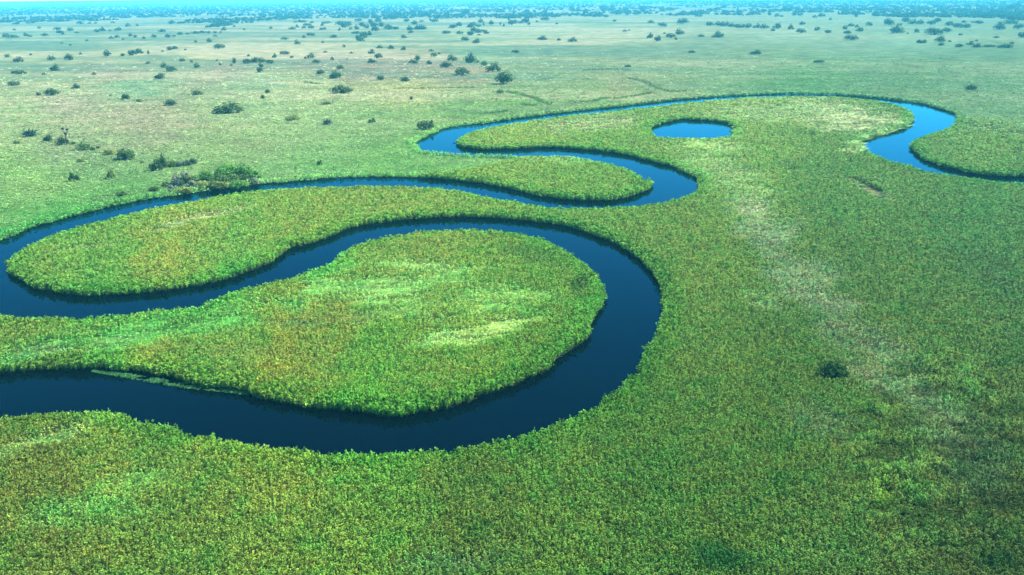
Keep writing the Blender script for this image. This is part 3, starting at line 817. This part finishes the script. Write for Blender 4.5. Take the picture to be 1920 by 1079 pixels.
# --- trees and bushes that the photograph shows large, each described on its own
SOLO = [
 ("tree",945,159,33,25,"dome",DARK,"largest dark tree on the plain, standing alone above the upper river loop"),
 ("bush",938,176,12,8,"low",MID,"small low bush on green ground just below the largest dark tree"),
 ("tree",924,135,24,16,"heap",DARK,"dark bushy tree next behind the largest tree of the plain"),
 ("tree",908,124,13,10,"dome",MID,"smaller tree touching the bushy one behind the largest tree"),
 ("tree",867,142,26,14,"wide",MID,"low lobed green tree on grey ground, rising towards the largest tree"),
 ("tree",882,119,24,17,"peak",DARK,"dark tree with a pointed top on the grey ground of the plain"),
 ("bush",638,176,36,13,"wide",DARK,"wide flat-topped dark bush on the cream grass of the plain"),
 ("tree",627,148,18,14,"peak",DARK,"steep dark tree at the edge of grey ground and cream grass"),
 ("tree",636,146,9,10,"dome",MID,"narrow tree pressed against the steep dark tree at the grey ground's edge"),
 ("tree",638,131,14,9,"dome",MID,"round tree standing behind the steep dark tree at the grey ground's edge"),
 ("bush",424,214,46,20,"heap",DARK,"broadest dark bush of the open plain, its crest touched with ochre"),
 ("bush",318,199,22,11,"dome",DARK,"dark domed bush on pale grass, in line with the broadest bush"),
 ("shrub",260,193,10,7,"low",MID,"small green shrub between two dark domed bushes on pale grass"),
 ("bush",234,188,15,12,"dome",DARK,"dark round bush beside a small shrub on pale sandy grass"),
 ("shrub",207,181,6,4,"low",OLIVE,"tiny olive shrub beyond the dark round bush on sandy grass"),
 ("bush",94,180,23,12,"wide",DARK,"broad dark bush with a smaller round one at its side"),
 ("shrub",71,180,11,7,"dome",MID,"little round bush beside the broad dark one on greyish grass"),
 ("tree",141,167,14,9,"peak",DARK,"dark tree casting a thin shadow on both sides, before the teal band"),
 ("bush",23,162,19,9,"low",DARK,"low dark bush on the olive band near the picture's edge"),
 ("bush",368,179,18,9,"low",MID,"faded grey-green low bush alone on pale cream grass"),
 ("tree",501,176,10,8,"dome",DARK,"upper of two small round trees close together on cream grass"),
 ("tree",492,186,8,8,"dome",DARK,"lower of two small round trees close together on cream grass"),
 ("bush",612,197,17,6,"low",OLIVE,"pale olive flat bush below the wide flat-topped dark bush"),
 ("bush",613,235,18,15,"spiky",BLUE,"blue-grey spiky bush on the green meadow beyond the river"),
 ("bush",548,227,24,12,"heap",OLIVE,"olive green bush on the meadow beside the blue-grey spiky bush"),
 ("shrub",697,232,14,9,"loose",MID,"thin dark shrub on the meadow between spiky bush and river bend"),
 ("tree",797,244,27,16,"wide",DARK,"dark spreading tree standing over the sharp upper river bend"),
 ("tree",808,243,11,17,"loose",MID,"upright green shrub leaning from the spreading tree over the upper bend"),
 ("shrub",771,188,7,7,"dome",DARK,"single small dark shrub in the green strip before the cream grass"),
 ("bush",713,151,15,9,"dome",DARK,"dark bush at the near edge of the grey ground, farther from the largest tree"),
 ("bush",759,155,17,11,"dome",DARK,"dark bush at the near edge of the grey ground, closer to the largest tree"),
 ("bush",53,258,27,20,"spiky",BLUE,"spiky blue-green bush, tallest fan of leaves in the chain of bushes"),
 ("shrub",30,271,10,6,"low",MID,"tiny shrub in the grass below the spiky blue-green bush"),
 ("bush",88,266,17,12,"heap",DARK,"arched dark bush between the spiky bush and the forked palm"),
 ("shrub",137,272,8,6,"low",MID,"small tuft-like shrub at the foot of the forked palm"),
 ("bush",154,283,24,14,"wide",MID,"green lobed bush next to the forked palm in the chain of bushes"),
 ("shrub",173,283,9,7,"dome",DARK,"first of two tiny shrubs after the green lobed bush"),
 ("shrub",183,280,8,6,"dome",MID,"second of two tiny shrubs after the green lobed bush"),
 ("bush",202,292,22,11,"wide",OLIVE,"yellow-green bush beside the smooth round dark bush"),
 ("bush",232,301,39,20,"dome",DARK,"smooth rounded dark bush, biggest in the chain of bushes"),
 ("shrub",149,305,12,7,"low",OLIVE,"low olive shrub in pale grass below the chain of bushes"),
 ("shrub",162,301,6,4,"low",OLIVE,"yellowish tuft beside the low olive shrub in pale grass"),
 ("shrub",265,308,7,6,"loose",OLIVE,"yellow-green shrub between the rounded bush and the dark hedge"),
 ("shrub",137,342,20,16,"loose",DARK,"ragged dark shrub in the green meadow by the first long reach"),
 ("shrub",207,337,14,18,"loose",OLIVE,"sparse upright shrub in the green meadow near the ragged dark one"),
 ("shrub",288,360,18,9,"low",DARK,"low dark shrub on the river bank before the thicket"),
 ("shrub",225,369,20,9,"loose",MID,"straggling low shrub on the bank of the first long reach"),
 ("shrub",599,312,10,12,"loose",MID,"thin lone shrub on pale grass close behind the river bank"),
 ("bush",290,322,22,22,"heap",DARK,"dark end of the curved hedge, darkest of its bushes"),
 ("tree",304,316,19,25,"peak",DARK,"tall spike-topped tree in the curved hedge by the river"),
 ("bush",322,315,18,13,"dome",MID,"middle bush of the curved hedge, next to the spike-topped tree"),
 ("bush",336,314,17,10,"low",BLUE,"low blue-green bush of the curved hedge behind the thicket"),
 ("bush",349,312,15,10,"low",BLUE,"slim low bush of the curved hedge before its rounded end"),
 ("bush",361,309,15,12,"dome",BLUE,"rounded last bush of the curved hedge, away from the dark end"),
 ("tree",338,346,36,22,"loose",GREY,"grey thin-leaved tree at the thicket's end on the bank"),
 ("bush",330,352,31,14,"dome",BLUE,"dark blue-green bush inside the grey end of the thicket"),
 ("tree",362,353,28,13,"loose",GREY,"pale grey brush at the waterside in front of the thicket"),
 ("bush",384,340,33,18,"dome",FRESH,"fresh green bush at the back of the riverside thicket"),
 ("bush",378,356,26,13,"wide",OLIVE,"olive bush low on the bank in front of the thicket"),
 ("bush",409,346,33,20,"dome",MID,"green bush with dark gaps in the middle of the riverside thicket"),
 ("tree",428,332,40,22,"wide",FRESH,"bright green spreading tree crowning the riverside thicket"),
 ("tree",455,334,36,24,"dome",FRESH,"bright green round tree at the thicket's end towards the straight reach"),
 ("bush",436,346,36,16,"wide",MID,"mid green bush on the bank below the bright green trees"),
 ("bush",462,345,26,14,"heap",DARK,"dark bush closing the thicket at the waterside"),
 ("bush",408,355,31,12,"low",OLIVE,"low yellowish bush at the water's edge under the thicket"),
 ("shrub",477,346,14,12,"loose",GREY,"grey dead-looking shrub at the thicket's waterside tip"),
 ("bush",322,360,22,12,"loose",GREY,"grey scrub on the bank below the grey thin-leaved tree"),
 ("bush",345,364,24,11,"low",OLIVE,"low olive scrub at the waterline below the grey brush"),
 ("shrub",309,352,14,11,"loose",MID,"ragged green shrub between the hedge and the grey end of the thicket"),
 ("bush",350,347,31,16,"wide",MID,"bushy dark green clump between grey brush and fresh green bush"),
 ("bush",396,356,31,13,"heap",MID,"lobed green bush at the waterside, centre of the thicket's front"),
 ("tree",415,334,33,20,"dome",FRESH,"fresh green tree pressed against the bright spreading tree of the thicket"),
 ("bush",446,354,33,13,"wide",FRESH,"fresh green waterside bush under the thicket's bright round tree"),
 ("tree",474,338,28,17,"loose",FRESH,"thin fresh green tree ending the thicket by the straight reach"),
 ("bush",1567,716,48,36,"dome",(.020,.058,.016),"dark lone bush sunk in the reed bed, far from any river bank"),
 ("bush",1823,170,20,10,"low",DARK,"single dark bush on the smooth green plain beyond the far bend"),
 ("bush",1537,118,18,5,"low",DARK,"flat dark bush alone in the smooth green plain"),
 ("tree",1418,103,21,8,"heap",DARK,"low tree with a raised end on the plain before the long tree row"),
 ("bush",1298,100,12,5,"low",DARK,"flat dark bush alone below the two bushes on pale ground"),
 ("bush",1178,127,11,5,"low",DARK,"dark bush at the end of a thin dark channel line"),
 ("tree",1017,76,17,8,"heap",DARK,"broadest of three dark bushes in a line on the bare plain"),
 ("bush",1048,77,8,5,"dome",DARK,"smallest and middle of three dark bushes in a line"),
 ("tree",1073,79,15,8,"heap",DARK,"dark bush with a raised end, last of three in a line"),
 ("tree",1348,71,21,11,"peak",MID,"ragged tree with a pale flank below the long tree row"),
 ("bush",1315,70,11,5,"low",DARK,"flat bush beside the ragged tree below the long tree row"),
 ("tree",1685,63,28,16,"peak",MID,"pale-topped triangular tree, most pointed of the far plain"),
 ("tree",1755,66,30,13,"wide",DARK,"broad dark wedge-shaped tree on the far plain"),
 ("tree",1777,61,16,9,"dome",DARK,"rounded tree touching the broad dark wedge-shaped one"),
 ("tree",1598,76,23,10,"wide",DARK,"dark flat tree nearest the pale strip of the far plain"),
 ("tree",1669,48,21,13,"dome",DARK,"rounded dark tree standing behind the pale-topped triangular one"),
 ("bush",967,100,13,6,"low",DARK,"dark flat bush alone behind the largest tree of the plain"),
]
for nm, px, py, w, h, kd, colr, lab in SOLO:
    planted.append((px, py, w, h))
    plant_tree(nm, px, py, w, h, kd, colr, lab, category=nm, big=True, z=1.1 if py > 500 else .3)

# the forked palm with its skirt of shrubs
(x, y), mpp = dist_scale(115, 273, .35)
root = bpy.data.objects.new("palm_tree", None); COL.objects.link(root); root.location = (x, y + 1.5, .3)
root["label"] = "tall forked palm rising from a dark bush in the chain of bushes"; root["category"] = "palm"
random.seed(5)
V, Fc = [], []
hp = 31 * mpp
tube(V, Fc, (8.5 * mpp, 0, -.3), (8 * mpp, 0, hp * .55), .42, .32)
tube(V, Fc, (8 * mpp, 0, hp * .53), (4 * mpp, 0, hp * .92), .28, .2)
tube(V, Fc, (8 * mpp, 0, hp * .53), (12 * mpp, .3, hp * .88), .26, .2)
mesh_object("trunk", V, Fc, M_BARK, root)
for cx, cz, r in ((3.5, .95, 1.5), (12, .90, 1.5), (8.4, .66, 1.2)):
    V, Fc, T = [], [], []
    palm_head(V, Fc, T, (cx * mpp, 0, hp * cz), r * 5.0 * mpp / 1.5 * .75, 26)
    o = proto("crown", V, Fc, T, M_CROWN); COL.objects.link(o); o.parent = root; o.color = (.03, .06, .04, 1)
o = bpy.data.objects.new("foliage", tree_mesh("crown", "wide", 1, True)); COL.objects.link(o); o.parent = root
o.scale = (28 * mpp, 20 * mpp, 17 * mpp); o.color = (*DARK, 1)

# --- belts of trees: each told by its place along its belt, counted from a landmark
BELTS = [
 (('from the largest tree on the grey ground behind it', 'trees of the grey ground'), [(848,115,19,11),(836,128,20,11),(805,121.5,10,7),(813,107,12,8),(823,102,6,4),(809,97,10,5),(783,114,12,10),(775,120,16,8),(756,95,9,7),(732,92.5,12,7),
   (712,91,11,6),(709,110,14,9),(697,119,16,8),(696,101.5,11,8),(659,101,8,4),(651,112,6,3),(645,89,7,6)]),
 (('from the grey side in scatter before the cream strip', 'trees before the cream strip'), [(600,140,14,8),(623,113,8,7),(610,99,8,4),(592,119,12,7),(582,110,14,10),(572.5,111,6,6),(547,109,8,5),(533,103,16,7),(515,109,9,8),
   (506,120,12,7),(492,118,14,9),(489,127,9,9),(487,136,12,9),(478,118,18,9),(463,120,16,9),(466,106,8,5),(439,120,8,11),(434,124,6,4),(413,123,6,5),(407,115,6,4)]),
 (('from the T-shaped clump along the cream strip', 'trees along the cream strip'), [(368,128,11,9),(359,118,7,6),(341,116,10,6),(320,135,18,10),(306,128,12,11),(278,120,11,5),(298,149,20,11),(176,141,9,6),(101,134,16,12),(83,141,9,5),(37,140,16,8),(26,139,12,7)]),
 (('from the dark double bush behind the cream strip', 'trees behind the cream strip'), [(409,92,19,9),(348,95,8,4),(317,95,11,7),(326,93,12,6),(305,98,6,4),(278,102,7,8),(267,101,7,5),(258,101,14,10),(247,105,14,11),(229,106,10,6),(199,107,13,12),
   (151,103,6,5),(127,114,17,12),(95,114,14,9),(58,104,7,4),(32,117.5,18,10),(12,108,12,6)]),
 (("from the triangular tree in the plain's third line", "trees of the plain's third line"), [(557,84,10,8),(533,75,14,5),(582,68,13,6),(570,72,7,7),(605,81,7,4),(625,72,13,6),(392,80,9,7),(367,80,8,5),(404,69,9,4),(420,58,9,7),(414,62,8,4),(403,63,11,5),(391,63,11,5),(378,63,13,5),(365,64,14,5),(352,65,12,4),(337,66,10,6),(326,69,10,4)]),
 (("from the cream strip's end in the sparse hazy middle line", 'trees of the sparse hazy line'), [(314,71,10,6),(303,61,12,6),(288,71,10,6),(270,74,7,6),(254,71,8,7),(245,69,8,7),(231,75,8,4),(220,71,11,5),(209,73,9,5),(163,77.5,7,4),(132,86,7,4),(116,82,6,3),(82,68,12,5),(57,70,9,5),(48,69,9,7),(31,71,11,5),(20,72,14,6),(10,71,12,8)]),
 (('from the double clump in the hazy line above the middle', 'trees of the upper hazy line'), [(220,58,12,6),(206,59,6,4),(191,59,10,8),(181,61,11,6),(144,63,8,4),(131,59,13,7),(117,65,9,6),(111,63,12,7),(106,57,12,6),(74,54,9,5),(27,57.5,9,4),(149,46,13,6),(168,45,8,4),(180,45,8,4),(212,44,9,4),(150,38,9,5),(160,38,9,4),(183,40,8,5)]),
 (('from the dense grove in the ragged line leading to it', 'trees of the ragged line'), [(636,48,14,9),(637,58,8,6),(612,45,14,5),(604,49,8,7),(603,57,9,6),(609,56,8,5),(585,44,9,5),(583,54,12,6),(575,49,12,5),(570,54,9,6),(557,52,8,6),(547,56,12,5),(508,55,9,6),(458,57,7,4),(439,51,7,4),(525,38,12,4)]),
 (("from the open front of the far plain's dense grove", 'trees of the dense grove'), [(676,78,15,8),(680,73,14,8),(682,69,14,9),(670,74,10,8),(692,67,9,8),(667,64,13,5),(703,59,14,10),(687,54,12,8),(668,56,9,8),(658,56,8,6),(645,53,14,12),(652,49,12,9),(678,50,12,8),(694,45,10,9),(700,51,13,10),(715,51,13,9),(709,42,12,8),(728,56,16,9),(741,56,12,6),(672,41,13,6)]),
 (('from the dense grove in clumps beyond it', 'trees beyond the dense grove'), [(737,37,14,8),(750,30,10,7),(731,33,12,6),(762,41,12,6),(777,47,11,8),(791,42,10,5),(767,28,8,6),(777,32,12,6),(787,29,10,6),(793,32,9,5),(799,30,10,7),(811,25,12,6),(822,34,13,6),(807,39,8,5),(814,42,13,6)]),
 (('from the grove in clumps on pale ground before it', 'clumps on pale ground'), [(757,72,10,6),(770,63,10,6),(768,58,11,9),(782,56,12,8),(789,56,13,9),(795,56,12,7),(836,64,15,6),(849,54,13,8),(861,50,11,8),(862,65,12,6),(872,77,14,7),(893,82,12,9)]),
 (('from the near edge of the cluster before bare plain', 'trees of the open cluster'), [(882,67,13,9),(898,67,8,4),(888,60,11,9),(897,62,12,8),(905,60,10,5),(912,64,10,6),(882,52,13,8),(887,50,11,8),(897,51,12,6),(901,43,10,8),(907,48,6,5),(921,47,9,8),(938,47,6,6),(945,50,8,6),(958,47,10,9),(954,39,6,6)]),
 (("from the tallest in the group at bare plain's corner", "trees at the bare plain's corner"), [(985,43,14,10),(965,45,12,8),(975,44,10,5),(991,47,9,6),(1007,42,6,4),(1022,39,15,7),(873,27,18,9),(988,24,10,7),(1014,28,9,6),(1022,25,10,7),(1035,27,9,5),(1043,32,10,5),(1058,30,12,6),(1068,31,9,5),(1044,46,7,4)]),
 (('from the open cluster in the far blue line', 'trees of the far blue line'), [(1052,19,10,5),(1072,19,12,7),(1083,22,14,8),(1098,26,10,9),(1093,31,7,5),(1117,28,7,5),(1127,28,7,5),(1132,19,14,8),(1147,19,14,8),(1158,28,14,8),(1177,29,9,6),(1193,28,12,4),(1207,19,18,8),(1152,41,8,5),(1242,22,12,6),(1257,21,14,6),(1277,27,9,6)]),
 (('from the long tree row around the bare pale patch', 'bushes around the pale patch'), [(1281,46,20,11),(1275,66,14,11),(1267,75,9,5),(1258,72,16,9),(1246,64,6,4),(1234,78,12,11),(1220,72,12,9),(1245,50,13,7),(1237,48,8,6),(1221,44,11,6),(1171,60,10,5),(1179,58,7,3)]),
 (('from its thick end in the long dark tree row', 'trees of the long dark row'), [(1332,49,14,8),(1347,49,11,8),(1355,50,10,9),(1365,50,12,9),(1374,51,10,7),(1383,53,12,8),(1393,53,11,7),(1404,53,12,9),(1415,53,10,6),(1423,53,10,8),(1435,54,14,8)]),
 (('from the long dark row in the scatter past it', 'trees past the long row'), [(1449,59,9,6),(1458,54,14,10),(1483,56,10,10),(1503,63,16,9),(1505,47,11,6),(1533,58,10,7),(1554,63,12,6),(1585,56,9,8),(1590,64,13,6),(1597,50,12,6),(1607,52,9,6),(1613,60,13,8),(1631,49,12,7)]),
 (('from the pale patch in blue clumps behind the long row', 'blue clumps behind the long row'), [(1298,26,8,5),(1312,25,11,7),(1320,25,9,6),(1332,22,14,6),(1345,20,14,6),(1358,16,12,7),(1360,25,12,6),(1373,24,10,5),(1388,24,12,5),(1412,29,16,8),(1422,28,10,6),(1432,25,11,8),(1443,30,7,9),(1457,32,9,7),(1465,32,10,4),(1473,22,11,9),(1490,30,10,7),(1502,30,12,6),(1518,24,11,5),(1528,34,10,6),(1542,32,13,7),(1557,38,7,5),(1585,20,12,7),(1641,31,11,9),(1606,32,9,6)]),
 (('from the rounded dark tree in the wall behind it', 'wall of trees on the far plain'), [(1688,48,8,5),(1700,42,14,9),(1713,46,16,9),(1728,46,12,8),(1742,45,10,6),(1750,47,12,8),(1759,43,14,9),(1782,49,14,8),(1797,52,18,8),(1813,53,18,8),(1807,43,12,5),(1824,43,9,4),(1838,45,14,6)]),
 (('from the pale strip in scatter before the wedge-shaped tree', 'trees before the wedge-shaped tree'), [(1702,64,5,3),(1720,62,9,8),(1725,82,10,7),(1734,82,9,8),(1765,79,21,11),(1780,79,9,4),(1766,86,11,6),(1800,89,14,6),(1801,67,9,5),(1821,85,13,7),(1833,90,15,8),(1831,78,7,4),(1857,89,20,5),(1888,91,24,8),(1897,83,10,6),(1868,72,12,5),(1917,71,12,11)]),
 (('from the wedge-shaped tree in the blue corner grove', 'trees of the blue corner grove'), [(1877,56,22,13),(1875,45,8,5),(1898,46,22,9),(1913,55,18,10),(1898,19,20,9),(1908,15,20,10)]),
]
BELTS = [(p, sorted(l, key=lambda q, a=l[0]: math.hypot(q[0] - a[0], 2.5 * (q[1] - a[1])))) for p, l in BELTS]
allb = []
for bi, (phr, lst) in enumerate(BELTS):
    for i, t in enumerate(lst):
        allb.append((t[2] * t[3], bi, i, t))
allb.sort(key=lambda q: -q[0])
keepn = 300 - len(SOLO) - 2
chosen = set((b, i) for _, b, i, _ in allb[:keepn])
rest = [t for _, b, i, t in allb[keepn:]]
KINDS_ = ["dome", "wide", "heap", "peak", "low", "dome", "wide"]
for bi, ((phr, grp), lst) in enumerate(BELTS):
    n = 0
    for i, t in enumerate(lst):
        if (bi, i) not in chosen: continue
        px, py, w, h = t
        random.seed(bi * 100 + i)
        if h / w > .8: kd, look_ = random.choice(["dome", "peak", "dome"]), "upright"
        elif h / w < .48: kd, look_ = "low", "flat"
        elif w >= 14: kd, look_ = random.choice(["wide", "heap"]), "broad"
        else: kd, look_ = random.choice(KINDS_), "rounded"
        nm = "bush" if kd == "low" else "tree"
        colr = DARK if random.random() < .75 else MID
        plant_tree(nm, px, py, w, h, kd, colr, f"{look_} {nm}, {ORD[i]} {phr}", group=grp, category=nm)
        n += 1

# --- the rest: the small trees, and the woodland that runs to the horizon as one mass
FARS = []
for i, kd in enumerate(["dome", "wide", "heap", "low", "peak"]):
    FARS.append(proto("far_tree", *make_crown(kd, 1500 + i, 90, .2), M_FAR))
WX, WS = [], []
for px, py, w, h in rest:
    (x, y), mpp = dist_scale(px, py, .35)
    WX.append((x, y, .3)); WS.append((w * mpp * 1.05, w * mpp, h * mpp * 1.05))
rg = np.random.default_rng(5)
n = 90000
# even in the picture's rows, denser toward the horizon
pxs = rg.uniform(-250, 2170, n)
dep = 4 + 60 * rg.random(n) ** 1.8               # pixels below the horizon
hor = 4 - pxs * 20 / 1920
pys = hor + dep
g = unproject(pxs, pys, .3)
gd = np.hypot(g[:, 0], g[:, 1])
cl = fbm(g[:, 0] / 420, g[:, 1] / 800, 811, 3); cl2 = fbm(g[:, 0] / 90, g[:, 1] / 190, 823, 2)
lim = np.interp(dep, [4, 12, 22, 32, 44, 60], [.32, .36, .44, .52, .62, .80])
lim = lim - .03 * smooth(500, 1000, pxs) - .07 * smooth(1200, 1900, pxs)
ok = (cl * .6 + cl2 * .4 > lim) & (gd < 15500) & (gd > 1500)
g, gd, dep = g[ok], gd[ok], dep[ok]
tk = min(len(g), 16000)
g, gd = g[:tk], gd[:tk]
sz = rg.uniform(5.0, 12.0, tk) * (1 + .35 * smooth(3000, 9000, gd))
for (x, y), s in zip(g, sz):
    WX.append((x, y, .3)); WS.append((s * rg.uniform(1.0, 1.9), s * rg.uniform(1, 1.6), s * rg.uniform(.55, .95)))
WX, WS = np.array(WX), np.array(WS); n = len(WX)
tc = .7 * np.array(DARK)[None] * rg.uniform(.8, 1.5, (n, 1))
scatter("distant_woodland", WX, np.stack([np.zeros(n), np.zeros(n), rg.random(n) * 6.28], -1), WS, tc, rg.integers(0, len(FARS), n), FARS,
        "dark trees and thickets thinning into blue haze along the horizon", "woodland")
# ------------------------------------------------------------------ the air between
def haze_box():
    x0, x1, y0, y1, z0, z1 = -17500, 17500, -17500, 17500, -2.4, 62.5
    v = [(x, y, z) for x in (x0, x1) for y in (y0, y1) for z in (z0, z1)]
    f = [(0, 1, 3, 2), (4, 6, 7, 5), (0, 4, 5, 1), (2, 3, 7, 6), (0, 2, 6, 4), (1, 5, 7, 3)]
    m, N, L = new_mat("air")
    p = N.new("ShaderNodeVolumePrincipled")
    p.inputs["Color"].default_value = (0.07, 0.52, 0.70, 1)
    p.inputs["Density"].default_value = 0.00014
    o = N.new("ShaderNodeOutputMaterial"); L.new(p.outputs[0], o.inputs["Volume"])
    return mesh_object("haze", v, f, m, kind="stuff")
haze_box()
